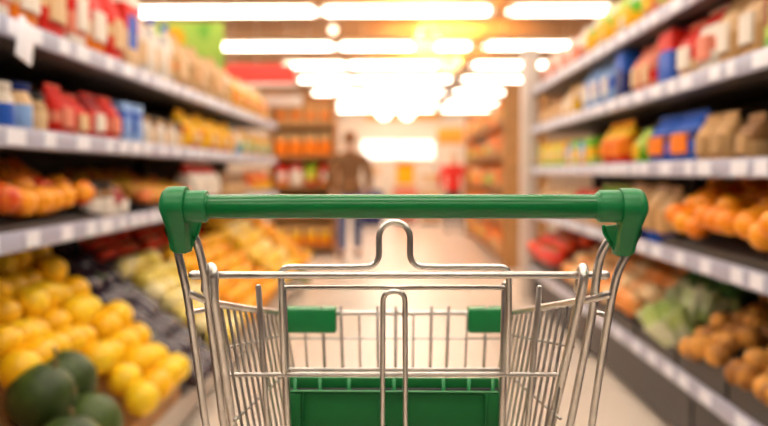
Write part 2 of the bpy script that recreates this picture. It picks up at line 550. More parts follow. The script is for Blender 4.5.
# --- middle left shelf
run(-1, LB, 1.13, ML, 1.95, 2.55, [P('jar', .1, .1, .17, [(0, BRN), (.7, CREAM)], LBLUE, NAVY), P('jar', .1, .1, .15, [(0, TAN), (.7, TAN)], CREAM, BLK),
     P('jar', .11, .1, .16, [(0, BRN), (.7, WHITE)], BLUE, WHITE)],
    ['brown jar with navy lid', 'tan jar with black lid', 'blue labelled jar with white lid'], 'jars on the middle left shelf')
run(-1, LB, 1.13, ML, 2.56, 3.17, [P('bag', .14, .11, .2, [(0, RED), (.35, PINK), (.55, RED)], PINK), P('bag', .13, .11, .18, [(0, PINK), (.3, RED)], CREAM),
     P('bag', .14, .11, .2, [(0, RED), (.7, DRED)], WHITE)],
    ['red bag with pink label', 'red bag with cream label', 'red bag with white label'], 'red bags on the middle left shelf')
run(-1, LB, 1.13, ML, 3.18, 3.45, [P('carton', .1, .1, .19, [(0, LBLUE), (.3, BLUE), (.8, LBLUE)], LBLUE)], ['blue carton with pale label'], 'blue cartons on the middle left shelf')
run(-1, LB, 1.13, ML, 3.46, 4.08, [P('jar', .09, .09, .15, [(0, BEI), (.7, WHITE)], WHITE, TAN), P('jar', .09, .09, .16, [(0, GREY), (.7, BRN)], CREAM, BLK)],
    ['beige jar with tan lid', 'grey jar with black lid'], 'small jars on the middle left shelf')
run(-1, LB, 1.13, ML, 4.1, 5.5, [P('bag', .17, .13, .24, [(0, YEL), (.45, ORG), (.65, YEL)], YEL), P('bag', .17, .13, .22, [(0, ORG), (.3, YEL)], CREAM)],
    ['yellow bag with orange band', 'orange and yellow bag'], 'yellow bags on the middle left shelf')
run(-1, LB, 1.13, ML, 5.52, 6.95, [P('bag', .15, .12, .2, [(0, LBLUE), (.5, WHITE)], GRN), P('bag', .15, .12, .22, [(0, ORG), (.6, YEL)], WHITE), P('carton', .12, .1, .2, [(0, CREAM), (.5, BEI)], GRN)],
    ['pale blue bag with green label', 'orange bag with yellow top', 'cream carton with green label'], 'mixed packs at the far end of the middle left shelf')
# --- low left fruit shelf, packed goods behind the fruit
run(-1, LC, 1.13, FL, 2.86, 3.08, [P('jar', .1, .1, .16, [(0, BRN), (.7, BRN)], WHITE, BLK)], ['dark jar with white label'], 'dark jars on the low left shelf')
run(-1, LC, 1.13, FL, 3.1, 3.35, [P('bag', .12, .1, .14, [(0, WHITE), (.5, DRED)], WHITE)], ['small white and dark red bag'], 'small white and dark red bags')
run(-1, LC, 1.13, FL, 4.3, 5.05, [P('bag', .2, .14, .26, [(0, RED), (.2, WHITE), (.8, RED)], WHITE)], ['big white bag with red edges'], 'big white bags on the low left shelf')
run(-1, LC, 1.13, FL, 5.07, 5.9, [P('bag', .16, .12, .2, [(0, BEI), (.6, BRN)], CREAM)], ['beige bag with brown top'], 'beige bags on the low left shelf')
run(-1, LC, 1.13, FL, 5.92, 6.95, [P('bag', .17, .13, .22, [(0, WHITE), (.4, RED), (.7, ORG)], YEL)], ['red bag with yellow label'], 'red and white bags at the far end of the low left shelf')

S1, S2, S3, S4 = 'top right shelf', 'second shelf down at right', 'third shelf down at right', 'right shelf above the vegetables'
# --- top right shelf
run(1, R1, 1.07, S1, 2.6, 3.6, [P('bag', .16, .12, .26, [(0, PINK), (.4, YEL), (.7, GRN)], YEL), P('bag', .16, .12, .28, [(0, YEL), (.4, PUR), (.6, YEL)], LIME)],
    ['pink and green bag', 'yellow bag with purple band'], 'colourful bags on the top right shelf')
run(1, R1, 1.07, S1, 3.62, 4.6, [P('bag', .16, .12, .25, [(0, YEL), (.5, GRN), (.75, WHITE)], YEL), P('bag', .15, .12, .27, [(0, WHITE), (.5, LIME)], YEL)],
    ['yellow and green bag', 'white and lime bag'], 'yellow and green bags on the top right shelf')
run(1, R1, 1.07, S1, 4.62, 6.0, [P('bag', .16, .12, .24, [(0, PINK), (.5, WHITE)], PINK), P('bag', .16, .12, .22, [(0, ORG), (.6, PINK)], WHITE)],
    ['pink and white bag', 'orange and pink bag'], 'pink bags at the far end of the top right shelf')
# --- second
run(1, R2, 1.07, S2, 1.95, 2.35, [P('carton', .17, .1, .28, [(0, GRN), (.22, LIME), (.35, DRED)], LIME)], ['dark red carton with green base'], 'dark red cartons on the second right shelf')
run(1, R2, 1.07, S2, 2.36, 2.68, [P('bag', .15, .12, .28, [(0, LIME), (.15, BEI), (.5, CREAM), (.75, TAN)], WHITE)], ['beige bag with cream label'], 'beige bags on the second right shelf')
run(1, R2, 1.07, S2, 2.69, 3.06, [P('bag', .16, .12, .26, [(0, WHITE), (.4, PINK), (.6, WHITE), (.8, RED)], PINK), P('bag', .16, .12, .24, [(0, CREAM), (.4, RED)], WHITE)],
    ['white and pink bag', 'red bag with white label'], 'red and white bags on the second right shelf')
run(1, R2, 1.07, S2, 3.07, 3.3, [P('carton', .17, .12, .24, [(0, WHITE), (.15, BLUE), (.65, RED)], BLUE)], ['blue carton with red top'], None)
run(1, R2, 1.07, S2, 3.31, 3.72, [P('bag', .15, .12, .24, [(0, PINK), (.3, RED), (.5, PINK)], CREAM)], ['pink bag with red band'], 'pink bags on the second right shelf')
run(1, R2, 1.07, S2, 3.73, 3.96, [P('carton', .16, .12, .26, [(0, NAVY), (.6, BLUE)], NAVY)], ['navy blue carton'], None)
run(1, R2, 1.07, S2, 3.97, 4.75, [P('bag', .19, .13, .28, [(0, LBLUE), (.4, BLUE), (.65, LBLUE)], WHITE)], ['blue bag with pale label'], 'blue bags on the second right shelf')
run(1, R2, 1.07, S2, 4.76, 5.1, [P('bag', .15, .12, .22, [(0, YEL), (.6, CREAM)], WHITE)], ['yellow and cream bag'], 'yellow bags on the second right shelf')
run(1, R2, 1.07, S2, 5.11, 6.0, [P('bag', .15, .12, .18, [(0, CREAM), (.5, BEI)], CREAM), P('bag', .13, .12, .16, [(0, BEI), (.5, ORG)], CREAM)],
    ['small cream bag', 'small orange and beige bag'], 'small bags at the far end of the second right shelf')
# --- third
run(1, R3, 1.07, S3, 1.98, 2.22, [P('bag', .16, .11, .22, [(0, TAN), (.5, BRN)], BEI)], ['brown bag with tan base'], None)
run(1, R3, 1.07, S3, 2.36, 2.5, [P('bag', .12, .1, .17, [(0, TAN), (.5, BRN)], TAN)], ['small brown bag'], None)
run(1, R3, 1.07, S3, 2.56, 2.82, [P('bag', .12, .1, .19, [(0, BEI), (.3, TAN), (.6, BEI)], TAN)], ['tan bag with beige top'], 'tan bags on the third right shelf')
run(1, R3, 1.07, S3, 2.84, 3.42, [P('bag', .26, .14, .22, [(0, LBLUE), (.12, BLUE), (.5, NAVY), (.7, BLUE)], ORG)], ['blue bag with orange label'], 'big blue bags on the third right shelf')
run(1, R3, 1.07, S3, 3.43, 3.6, [P('bag', .13, .12, .18, [(0, GRN), (.5, LIME)], YEL)], ['green bag with yellow label'], None)
run(1, R3, 1.07, S3, 3.72, 4.3, [P('bag', .2, .13, .24, [(0, RED), (.3, ORG), (.7, YEL)], ORG)], ['orange bag with red base'], 'orange bags on the third right shelf')
run(1, R3, 1.07, S3, 4.32, 5.0, [P('carton', .15, .12, .18, [(0, LIME), (.4, YEL), (.7, GRN)], YEL), P('carton', .13, .12, .16, [(0, PINK), (.5, LBLUE)], WHITE)],
    ['yellow and green carton', 'pink and pale blue carton'], 'cartons on the third right shelf')
run(1, R3, 1.07, S3, 5.02, 6.0, [P('carton', .14, .12, .19, [(0, LIME), (.4, CREAM), (.7, YEL)], CREAM), P('carton', .14, .12, .17, [(0, GRN), (.3, LIME)], YEL)],
    ['cream and lime carton', 'green and lime carton'], 'lime cartons at the far end of the third right shelf')
# --- fourth, beyond the oranges
run(1, R4, 1.07, S4, 3.1, 3.75, [P('bag', .15, .13, .26, [(0, NAVY), (.28, BEI), (.7, TAN)], BEI), P('bag', .14, .13, .27, [(0, BLUE), (.25, BEI), (.8, CREAM)], TAN)],
    ['beige bag with navy base', 'beige bag with blue base'], 'beige bags on the right shelf above the vegetables')
run(1, R4, 1.07, S4, 3.77, 4.3, [P('bag', .15, .13, .25, [(0, BEI), (.6, LIME), (.8, GRN)], CREAM)], ['beige bag with green top'], 'green topped bags on the right shelf')
run(1, R4, 1.07, S4, 4.32, 4.9, [P('bag', .16, .13, .22, [(0, CREAM), (.5, RED)], WHITE)], ['red bag with cream base'], 'red bags on the right shelf above the vegetables')
run(1, R4, 1.07, S4, 4.92, 6.0, [P('bag', .17, .13, .24, [(0, WHITE), (.6, CREAM)], BEI), P('bag', .15, .13, .2, [(0, TAN), (.6, BEI)], WHITE)],
    ['pale cream bag', 'tan bag with white label'], 'pale bags at the far end of the right shelf')

# ---------------------------------------------------------------- produce
def fruit(name, cat, r, m, sz=1, dimple=.12, part=None, noise=0, u=18, v=12):
    b = new(); ball(b, (0, 0, 0), r, 1, 1, sz, u, v, noise)
    for p in b.verts:
        q = math.hypot(p.co.x, p.co.y) / r
        if p.co.z > 0: p.co.z -= r * sz * dimple * math.exp(-(q / .22) ** 2)
    o = obj(name, b, m)
    tag(o, '', cat)
    if part == 'stem':
        b = new(); tube(b, [(0, 0, r * sz * .82), (r * .05, 0, r * sz * 1.02), (r * .12, 0, r * sz * 1.16)], r * .07, 6); obj('stem', b, M['stem'], o)
    if part == 'calyx':
        b = new()
        for k in range(5):
            a = 2 * PI * k / 5
            tube(b, [(0, 0, r * sz * .93), (r * .25 * math.cos(a), r * .25 * math.sin(a), r * sz * 1.0), (r * .5 * math.cos(a), r * .5 * math.sin(a), r * sz * .96)], [r * .1, r * .08, r * .02], 5)
        tube(b, [(0, 0, r * sz * .9), (0, 0, r * sz * 1.15)], r * .06, 6)
        obj('calyx', b, M['leaf'], o)
    if part == 'scar':
        b = new(); lathe(b, [(r * .11, r * sz * .86), (r * .1, r * sz * .9), (r * .04, r * sz * .91)], 8); obj('stem_scar', b, M['stem'], o)
    return o

def heap(src, r, side, front, back, ya, yb, word, where, group, pitch=2.0, rowpitch=1.8, lift=1.0, extra=0, rotrand=True, rot=None, margin=25, xr=1.0):
    """sloping display: rows run along the aisle from the front edge (x, z) to the back edge"""
    (xf, zf), (xb, zb) = front, back
    L = math.hypot(xb - xf, zb - zf)
    nx, nz = -(zb - zf) / L, (xb - xf) / L          # normal leaning to the aisle (x measured outwards)
    nr = max(1, int((L - r) / (r * rowpitch)) + 1)
    for j in range(nr):
        u = (r * .9 + j * r * rowpitch) / L
        if u > 1: break
        y = (ya(u) if callable(ya) else ya) + r + (j % 2) * r * .9
        i = 0
        while y < yb - r * .8:
            h = r * lift + random.uniform(0, extra)
            x = xf + (xb - xf) * u + nx * h
            z = zf + (zb - zf) * u + nz * h
            p = (side * (x + random.uniform(-.22, .22) * r), y + random.uniform(-.26, .26) * r, z)
            y += r * pitch * random.uniform(1.0, 1.06)
            if not in_frame(p, margin): continue
            lab = '%s in %s, row %s from aisle, %s from camera' % (word, where, ['one', 'two', 'three', 'four', 'five', 'six', 'seven', 'eight', 'nine', 'ten', 'eleven', 'twelve'][j], ordn(i))
            ro = rot(i, j) if rot else ((random.uniform(-.5, .5), random.uniform(-.5, .5), random.uniform(0, 6)) if rotrand else (0, 0, 0))
            place(src, p, 0, lab, group, random.uniform(.93, 1.0), ro)
            i += 1

def bin_tray(side, front, back, ya, yb, m, label, lip=.05):
    (xf, zf), (xb, zb) = front, back
    t = thing('produce_tray', label, 'tray', (side * (xf + xb) / 2, (ya + yb) / 2, zf - .05))
    o = t.location
    def pl(poly, off):
        b = new(); plate(b, [Vector((side * x - o.x, y - o.y, z - o.z)) for x, y, z in poly], off); return b
    e = .012
    obj('base', pl([(xf, ya + .004, zf), (xf, yb - .004, zf), (xb, yb - .004, zb), (xb, ya + .004, zb)], (0, 0, -e)), m, t, False)
    obj('front_board', pl([(xf, ya + .004, zf - e - .03), (xf, yb - .004, zf - e - .03), (xf, yb - .004, zf + lip), (xf, ya + .004, zf + lip)], (side * -e, 0, 0)), m, t, False)
    for y in (ya + .004, yb - .004 - e):
        obj('side_board', pl([(xf, y, zf - e), (xb, y, zb - e), (xb, y, zb + lip * .8), (xf, y, zf + lip * .8)], (0, e, 0)), m, t, False)
    n = max(2, int((yb - ya) / .5))
    return t

m_yel = blend_mat('yellow_peel', (.96, .52, .006), (.98, .64, .015), .38, 5, coat=.15)
m_org = blend_mat('orange_peel', (.93, .25, .006), (.96, .36, .01), .4, 6, coat=.1)
m_lorg = blend_mat('yellow_orange_peel', (.95, .36, .01), (.97, .52, .02), .4, 6, coat=.1)
m_red = blend_mat('tomato_skin', (.72, .025, .01), (.85, .08, .02), .22, 5, coat=.3)
m_nec = blend_mat('nectarine_skin', (.68, .03, .01), (.96, .36, .015), .35, 9, .38, .6)
m_egg = mat('eggplant_skin', (.028, .012, .024), .2, var=.3, coat=.4)
m_melon = blend_mat('dark_melon_rind', (.035, .06, .012), (.07, .11, .02), .4, 14)
m_squash = blend_mat('pale_squash_skin', (.85, .66, .12), (.9, .78, .42), .4, 6)
m_mango = blend_mat('pale_yellow_skin', (.96, .55, .02), (.92, .72, .3), .4, 4)
m_cuc = mat('cucumber_skin', (.12, .22, .035), .4, var=.3, scale=30)
m_pot = blend_mat('potato_skin', (.32, .12, .02), (.68, .3, .05), .6, 12)
m_let = blend_mat('lettuce_leaf', (.5, .62, .2), (.84, .84, .6), .5, 9)
m_broc = mat('broccoli_floret', (.06, .2, .05), .7, var=.4, scale=60, bump=.6)
m_bst = mat('broccoli_stalk', (.35, .45, .15), .6, var=.1)
m_peach = blend_mat('peach_skin', (.86, .3, .06), (.94, .68, .36), .45, 5)

LF, LK = (.88, .17), (1.60, .74)          # left sloping display: front and back edge (x, z)
def lpt(u): return (LF[0] + (LK[0] - LF[0]) * u, LF[1] + (LK[1] - LF[1]) * u)
def lbin(ya, yb, m, label): return bin_tray(-1, LF, LK, ya, yb, m, label)

lbin(1.5, 2.92, M['wood'], 'brown tray under the yellow grapefruit and dark melons')
lbin(2.94, 3.4, M['crate'], 'black tray of eggplants beside the yellow grapefruit')
lbin(3.42, 4.0, M['crate'], 'black tray of pale squash behind the eggplants')
lbin(4.02, 5.2, M['wood'], 'brown tray of oranges halfway along the left display')
lbin(5.22, 6.2, M['crate'], 'black tray of pale yellow mangoes on the left')
lbin(6.22, 6.44, M['crate'], 'narrow black tray of cucumbers on the left')
lbin(6.46, 6.98, M['wood'], 'brown tray of oranges at the far end of left display')

heap(fruit('melon', 'melon', .1, m_melon, 1.0, .05, 'stem'), .1, -1, LF, lpt(.3), 1.86, 2.42, 'dark green melon', 'the near left tray', 'dark green melons', 1.9, 1.75, 1.0, margin=70)
heap(fruit('grapefruit', 'fruit', .062, m_yel, .96, .06, 'scar'), .062, -1, LF, lpt(.84), lambda u: 2.42 if u < .34 else 2.2 if u < .46 else 1.96, 2.92, 'yellow grapefruit', 'the left heap', 'yellow grapefruit in the left heap', 2.0, 1.62, 1.3, .05)
heap(fruit('avocado', 'avocado', .042, mat('avocado_skin', (.03, .045, .012), .5, var=.4, scale=40, bump=.4), 1.25, 0, 'scar'), .042, -1, lpt(.84), lpt(1.0), 2.26, 2.92, 'avocado', 'tray behind the grapefruit', 'avocados behind the grapefruit', 2.0, 1.7, 1.2, .02)
def eggplant():
    b = new(); lathe(b, [(.004, -.1), (.03, -.094), (.043, -.065), (.044, -.03), (.034, .02), (.026, .06), (.02, .085), (.006, .09)], 14)
    o = obj('eggplant', b, m_egg); tag(o, '', 'vegetable')
    b = new(); lathe(b, [(.021, .068), (.024, .075), (.018, .088), (.007, .096), (.006, .118)], 8); obj('calyx', b, M['leaf'], o)
    return o
flat_rot = lambda i, j: (R(90) + random.uniform(-.2, .2), 0, R(90) + random.uniform(-.4, .4))
heap(eggplant(), .045, -1, LF, lpt(.95), 2.96, 3.39, 'dark purple eggplant', 'its black tray', 'eggplants in the left display', 2.05, 2.6, 1.1, .02, rot=lambda i, j: (0, R(-52) + random.uniform(-.2, .2), random.uniform(-.25, .25)))
heap(fruit('squash', 'vegetable', .05, m_squash, 1.25, .1, 'stem'), .05, -1, LF, lpt(.72), 3.44, 4.0, 'pale yellow squash', 'its black tray', 'pale squash in the left display', 2.0, 1.8, 1.2, .02, rot=lambda i, j: (random.uniform(.8, 1.6), 0, random.uniform(0, 6)))
heap(fruit('tomato', 'tomato', .04, m_red, .85, .1, 'calyx'), .04, -1, lpt(.74), lpt(1.0), 3.44, 4.0, 'red tomato', 'tray behind the squash', 'tomatoes behind the squash', 2.0, 1.7, 1.2, .01)
org = fruit('orange', 'orange', .058, m_lorg, .96, .06, 'scar')
heap(org, .058, -1, LF, lpt(.72), 4.04, 5.18, 'orange', 'the long left tray', 'oranges in the long left tray', 2.0, 1.75, 1.2, .02)
heap(fruit('tomato', 'tomato', .045, m_red, .85, .1, 'calyx'), .045, -1, lpt(.72), lpt(1.0), 4.04, 5.18, 'red tomato', 'tray behind the oranges', 'tomatoes behind the oranges', 2.0, 1.75, 1.2, .01)
heap(fruit('mango', 'fruit', .07, m_mango, 1.15, .05), .07, -1, LF, lpt(.9), 5.24, 6.18, 'pale yellow mango', 'its black tray', 'pale yellow mangoes in the left display', 2.0, 1.8, 1.2, .02)
def cucumber():
    b = new(); tube(b, [(-.15, 0, 0), (-.135, 0, .004), (-.06, 0, .008), (.06, 0, .008), (.135, 0, .004), (.15, 0, 0)], [.008, .019, .022, .022, .018, .007], 12)
    o = obj('cucumber', b, m_cuc); tag(o, '', 'cucumber')
    b = new(); tube(b, [(.15, 0, 0), (.168, 0, .003)], .005, 6); obj('stem', b, M['stem'], o)
    return o
heap(cucumber(), .03, -1, LF, lpt(.95), 6.22, 6.44, 'green cucumber', 'its narrow tray', 'cucumbers in the left display', 1.7, 5.6, 1.0, rot=lambda i, j: (0, R(38), random.uniform(-.1, .1)))
heap(org, .058, -1, LF, lpt(.9), 6.48, 6.98, 'orange', 'the far end left tray', 'oranges in the far left tray', 2.0, 1.8, 1.2, .02)

# fruit on the low left shelf
FC, BC = (1.16, LC + .005), (1.58, LC + .16)
bin_tray(-1, (1.15, LC + .004), (1.6, LC + .155), 1.9, 2.84, M['crate'], 'black tray of nectarines on the low left shelf', .03)
heap(fruit('nectarine', 'fruit', .052, m_nec, .95, .12, 'stem'), .052, -1, (1.165, LC + .006), (1.58, LC + .155), 1.92, 2.83, 'red nectarine', 'the low shelf tray', 'nectarines on the low left shelf', 2.0, 1.7, 1.3, .03)
bin_tray(-1, (1.15, LC + .004), (1.6, LC + .12), 3.38, 4.26, M['crate'], 'black tray of yellow apples on the low left shelf', .03)
heap(fruit('apple', 'fruit', .042, blend_mat('yellow_apple_skin', (.85, .5, .04), (.8, .2, .05), .3, 5), .9, .2, 'stem'), .042, -1, (1.165, LC + .006), (1.58, LC + .12), 3.4, 4.25, 'yellow apple', 'the low shelf tray', 'yellow apples on the low left shelf', 2.0, 1.75, 1.2, .015)

# right side
RF, RK = (1.09, .315), (1.58, .56)
def rpt(u): return (RF[0] + (RK[0] - RF[0]) * u, RF[1] + (RK[1] - RF[1]) * u)
bin_tray(1, RF, RK, 1.98, 2.42, M['crate'], 'black crate of potatoes nearest the camera on the right', .09)
bin_tray(1, RF, RK, 2.44, 2.86, M['crate'], 'black crate of potatoes beside the lettuce', .09)
bin_tray(1, RF, RK, 2.88, 3.36, M['crate'], 'black tray of lettuce and broccoli on the right')
bin_tray(1, RF, RK, 3.38, 4.95, M['crate'], 'black tray of peaches behind the lettuce')
bin_tray(1, RF, RK, 4.97, 6.02, M['crate'], 'black tray of tomatoes at far end of right display')
pot = fruit('potato', 'potato', .04, m_pot, 1.2, 0, None, .02)
heap(pot, .04, 1, RF, rpt(.97), 2.0, 2.41, 'brown potato', 'the nearest right crate', 'potatoes in the nearest right crate', 2.0, 1.7, 1.8, .05, rot=lambda i, j: (random.uniform(0, 3), random.uniform(0, 3), 0))
heap(pot, .04, 1, RF, rpt(.97), 2.47, 2.85, 'potato', 'crate beside the lettuce', 'potatoes in the crate beside the lettuce', 2.0, 1.7, 1.8, .05, rot=lambda i, j: (random.uniform(0, 3), random.uniform(0, 3), 0))
def lettuce():
    b = new()
    ball(b, (0, 0, 0), .06, 1, 1, .9, 16, 10)
    core = obj('lettuce', b, m_let); tag(core, '', 'lettuce')
    for k in range(8):
        a = 2 * PI * k / 8 + random.uniform(-.2, .2)
        b = new()
        g = bmesh.ops.create_grid(b, x_segments=6, y_segments=6, size=.5)
        for v in b.verts:
            s_, t_ = v.co.x, v.co.y + .5
            rad = .05 + .045 * t_ + .01 * math.sin(9 * s_)
            ang = a + s_ * (.6 + .9 * t_)
            v.co = Vector((rad * math.cos(ang), rad * math.sin(ang), -.055 + .13 * t_ + .012 * math.sin(14 * s_ + k)))
        e = bmesh.ops.extrude_face_region(b, geom=b.faces[:])
        for v in [q for q in e['geom'] if isinstance(q, bmesh.types.BMVert)]: v.co *= .96
        obj('leaf', b, m_let, core)
    return core
heap(lettuce(), .08, 1, RF, rpt(.56), 2.9, 3.36, 'pale green lettuce', 'the right tray', 'lettuces in the right tray', 2.0, 1.75, .8, .01)
def broccoli():
    b = new(); random.seed(3)
    for k in range(34):
        a = random.uniform(0, 2 * PI); e = random.uniform(.1, PI / 2)
        ball(b, (.06 * math.cos(a) * math.cos(e), .06 * math.sin(a) * math.cos(e), .045 * math.sin(e)), random.uniform(.018, .028), u=8, v=6)
    ball(b, (0, 0, 0), .055, 1, 1, .75, 12, 8)
    o = obj('broccoli', b, m_broc); tag(o, '', 'broccoli')
    b = new(); tube(b, [(0, 0, -.1), (0, 0, -.05), (0, 0, 0)], [.018, .02, .035], 8); obj('stalk', b, m_bst, o)
    return o
heap(broccoli(), .075, 1, rpt(.5), rpt(1.0), 2.9, 3.36, 'broccoli head', 'the lettuce tray', 'broccoli behind the lettuce', 2.0, 1.8, 1.3, .02)
heap(fruit('peach', 'fruit', .062, m_peach, .95, .12, 'stem'), .062, 1, RF, rpt(.97), 3.4, 4.94, 'pale orange peach', 'the right tray', 'peaches in the right display', 2.1, 1.8, 1.25, .04)
heap(fruit('tomato', 'tomato', .068, m_red, .88, .1, 'calyx'), .068, 1, RF, rpt(.97), 5.0, 6.0, 'red tomato', 'the far right tray', 'tomatoes in the far right tray', 2.0, 1.75, 1.6, .04)
bin_tray(1, (1.095, R4 + .004), (1.57, R4 + .23), 2.1, 3.06, M['crate'], 'black tray under the heap of oranges on the right', .04)
heap(fruit('orange', 'orange', .048, m_org, .95, .06, 'scar'), .048, 1, (1.11, R4 + .012), (1.55, R4 + .23), 2.12, 3.05, 'big orange', 'the right shelf heap', 'oranges in the right shelf heap', 2.0, 1.5, 1.7, .06)
random.seed(11)

# hanging shelf card at the near left
t = thing('shelf_card', 'white shelf card hanging from the top left price rail', 'sign', at(26, 33, 2.18))
b = new(); box(b, -.003, .003, -.045, .045, -.085, .035, .0015); o = obj('card', b, M['tag'], t); o.rotation_euler = (R(-14), 0, 0)
b = new(); tube(b, [(0, 0, .03), (-.006, -.002, .05)], .004, 6); obj('clip', b, M['white'], t)

# signs hanging over the left shelves
def hanging_sign(name, label, x, y, z, w, h, m, extra, rz=0):
    t = thing(name, label, 'sign', (x, y, z)); t.rotation_euler = (0, 0, rz)
    b = new(); box(b, -w / 2, w / 2, -.015, .015, -h / 2, h / 2, .006); obj('board', b, m, t)
    for s in (-1, 1):
        b = new(); tube(b, [(s * w * .4, 0, h / 2), (s * w * .4, 0, CEIL - z)], .004, 6); obj('hanger', b, M['white'], t)
    for (nm, x0, x1, z0, z1, mm) in extra:
        b = new(); box(b, x0, x1, -.02, -.0155, z0, z1); obj(nm, b, mm, t, False)
    return t
sg = hanging_sign('hanging_sign', 'green leafy sign board with yellow patch hanging over left shelves', -1.72, 6.2, 2.07, .56, .42,
             blend_mat('leafy_green_print', (.1, .42, .03), (.4, .62, .08), .5, 5), [])
b = new(); lathe(b, [(.001, -.020), (.09, -.0195), (.09, -.0155), (.001, -.015)], 20)
for v in b.verts: v.co = Vector((v.co.x - .12, v.co.z, v.co.y + .08))
obj('yellow_patch', b, flat(YEL), sg)
hanging_sign('hanging_sign', 'red sign board with white lower strip hanging beyond the left shelves', -1.66, 9.0, 2.21, .82, .26,
             mat('red_sign_print', (.75, .035, .02), .5, var=.08), [('white_strip', -.45, .45, -.13, -.1, M['white'])])
hanging_sign('hanging_sign', 'pale blank sign board hanging under the red sign', -1.5, 9.3, 1.93, .62, .12, M['white'], [])

# ---------------------------------------------- displays deeper in the hall
def rack(label, x0, x1, y0, y1, h, n, m, face):
    t = thing('display_rack', label, 'shelving', ((x0 + x1) / 2, (y0 + y1) / 2, 0))
    o = t.location
    def bb(*a): return box(new(), a[0] - o.x, a[1] - o.x, a[2] - o.y, a[3] - o.y, a[4], a[5], .004)
    if face == 'front':
        obj('back_panel', bb(x0, x1, y1 - .03, y1, 0, h), m, t)
        for x in (x0, x1 - .03): obj('side_panel', bb(x, x + .03, y0, y1 - .032, 0, h), m, t)
        for k in range(n):
            z = .12 + k * (h - .15) / n
            obj('shelf', bb(x0 + .032, x1 - .032, y0 + .01, y1 - .032, z - .03, z), m, t)
    else:
        s = 1 if face == 'left' else -1
        obj('back_panel', bb(x1 - .03, x1, y0, y1, 0, h), m, t)
        for y in (y0, y1 - .03): obj('side_panel', bb(x0, x1 - .032, y, y + .03, 0, h), m, t)
        for k in range(n):
            z = .12 + k * (h - .15) / n
            obj('shelf', bb(x0 + .01, x1 - .032, y0 + .032, y1 - .032, z - .03, z), m, t)
    return [.12 + k * (h - .15) / n for k in range(n)]
m_warm = mat('warm_brown_rack', (.42, .2, .06), .6, var=.15)
zs = rack('brown display rack beyond the end of the left shelves', -1.62, -.78, 9.3, 9.8, 2.05, 5, m_warm, 'front')
lvl = ['bottom', 'second', 'third', 'fourth', 'top']
pro = [[P('carton', .16, .2, .26, [(0, ORG), (.5, BEI)], YEL)], [P('carton', .16, .2, .22, [(0, ORG), (.6, YEL)], ORG)],
       [P('bag', .16, .16, .28, [(0, ORG), (.3, RED)], WHITE), P('bag', .16, .16, .29, [(0, WHITE), (.7, RED)], WHITE), P('bag', .15, .16, .28, [(0, RED), (.3, YEL), (.7, GRN)], LIME)],
       [P('carton', .16, .18, .28, [(0, ORG), (.6, TAN)], ORG)], [P('carton', .16, .18, .24, [(0, TAN), (.5, BEI)], ORG)]]
wd = [['orange and beige carton'], ['orange carton with yellow top'], ['red bag', 'white bag with red top', 'yellow and green bag'], ['orange carton'], ['tan carton']]
for k, z in enumerate(zs):
    for i in range(4):
        src, w, d = pro[k][i % len(pro[k])]
        place(src, (-1.47 + i * .185, 9.48, z + .001), random.uniform(-.05, .05), '%s on the %s level of the brown rack, %s from left' % (wd[k][i % len(wd[k])], lvl[k], ORD[i]), 'packs on the brown display rack')

zs = rack('long brown shelf run beyond the right unit, across the hall', 1.12, 1.6, 8.0, 12.5, 2.0, 5, m_warm, 'left')
prot = [P('carton', .24, .2, .26, [(0, TAN), (.5, ORG)], BEI), P('bag', .22, .16, .28, [(0, BEI), (.5, BRN)], ORG), P('carton', .22, .18, .24, [(0, ORG), (.6, CREAM)], YEL), P('bag', .22, .16, .24, [(0, BRN), (.4, YEL), (.6, TAN)], LIME)]
pw = ['tan and orange carton', 'beige and brown bag', 'orange carton with cream top', 'brown bag with yellow band']
for k, z in enumerate(zs):
    y = 8.12; i = 0
    while y < 12.2:
        q = random.randrange(4)
        src, w, d = prot[q]
        place(src, (1.15 + d / 2, y + w / 2, z + .001), -PI / 2, '%s, %s level of long brown run, %s from camera' % (pw[q], lvl[k], ordn(i)), 'packs on the long brown shelf run')
        y += w + .02; i += 1
b = new()
t = hanging_sign('hanging_sign', 'orange square sign hanging right of the far windows', 1.02, 14.6, 1.75, .52, .32, mat('orange_sign_print', (.85, .36, .03), .5, var=.1), [])

# low promotion stands before the far wall
def stand(label, px, Y, w, h, m, top, tl):
    x = at(px, 180, Y).x
    t = thing('promotion_stand', label, 'stand', (x, Y, 0))
    b = new(); box(b, -w / 2, w / 2, -.2, .2, .06, h, .01); obj('body', b, m, t)
    b = new(); box(b, -w / 2 - .02, w / 2 + .02, -.22, .22, h, h + .03, .006); obj('top', b, M['white'], t)
    b = new(); box(b, -w / 2 + .03, w / 2 - .03, -.17, .17, 0, .06); obj('foot', b, M['kick'], t, False)
    src, w_, d_ = top
    place(src, (x, Y, h + .031), random.uniform(-.2, .2), tl)
stand('pale stand with a yellow carton on top, before the far windows', 405, 15.5, .5, .75, flat(PINK), P('carton', .36, .2, .46, [(0, YEL), (.8, ORG)], YEL), 'big yellow carton on the pale stand before the far windows')
stand('cream stand with a white drum on top, right of the yellow carton', 431, 15.2, .46, .72, flat(CREAM), P('jar', .4, .4, .42, [(0, WHITE), (.7, WHITE)], CREAM, WHITE), 'round white drum on the cream stand')
stand('dark blue stand with a white drum, behind the brown jacket', 372, 14.6, .42, .7, flat(NAVY), P('jar', .34, .34, .42, [(0, WHITE), (.7, CREAM)], WHITE, CREAM), 'round white drum on the dark blue stand')
stand('brown stand with a tan carton beside the person in red', 474, 14.0, .36, .8, flat(BRN), P('carton', .3, .2, .34, [(0, BRN), (.5, TAN)], TAN), 'tan carton on the brown stand beside person in red')

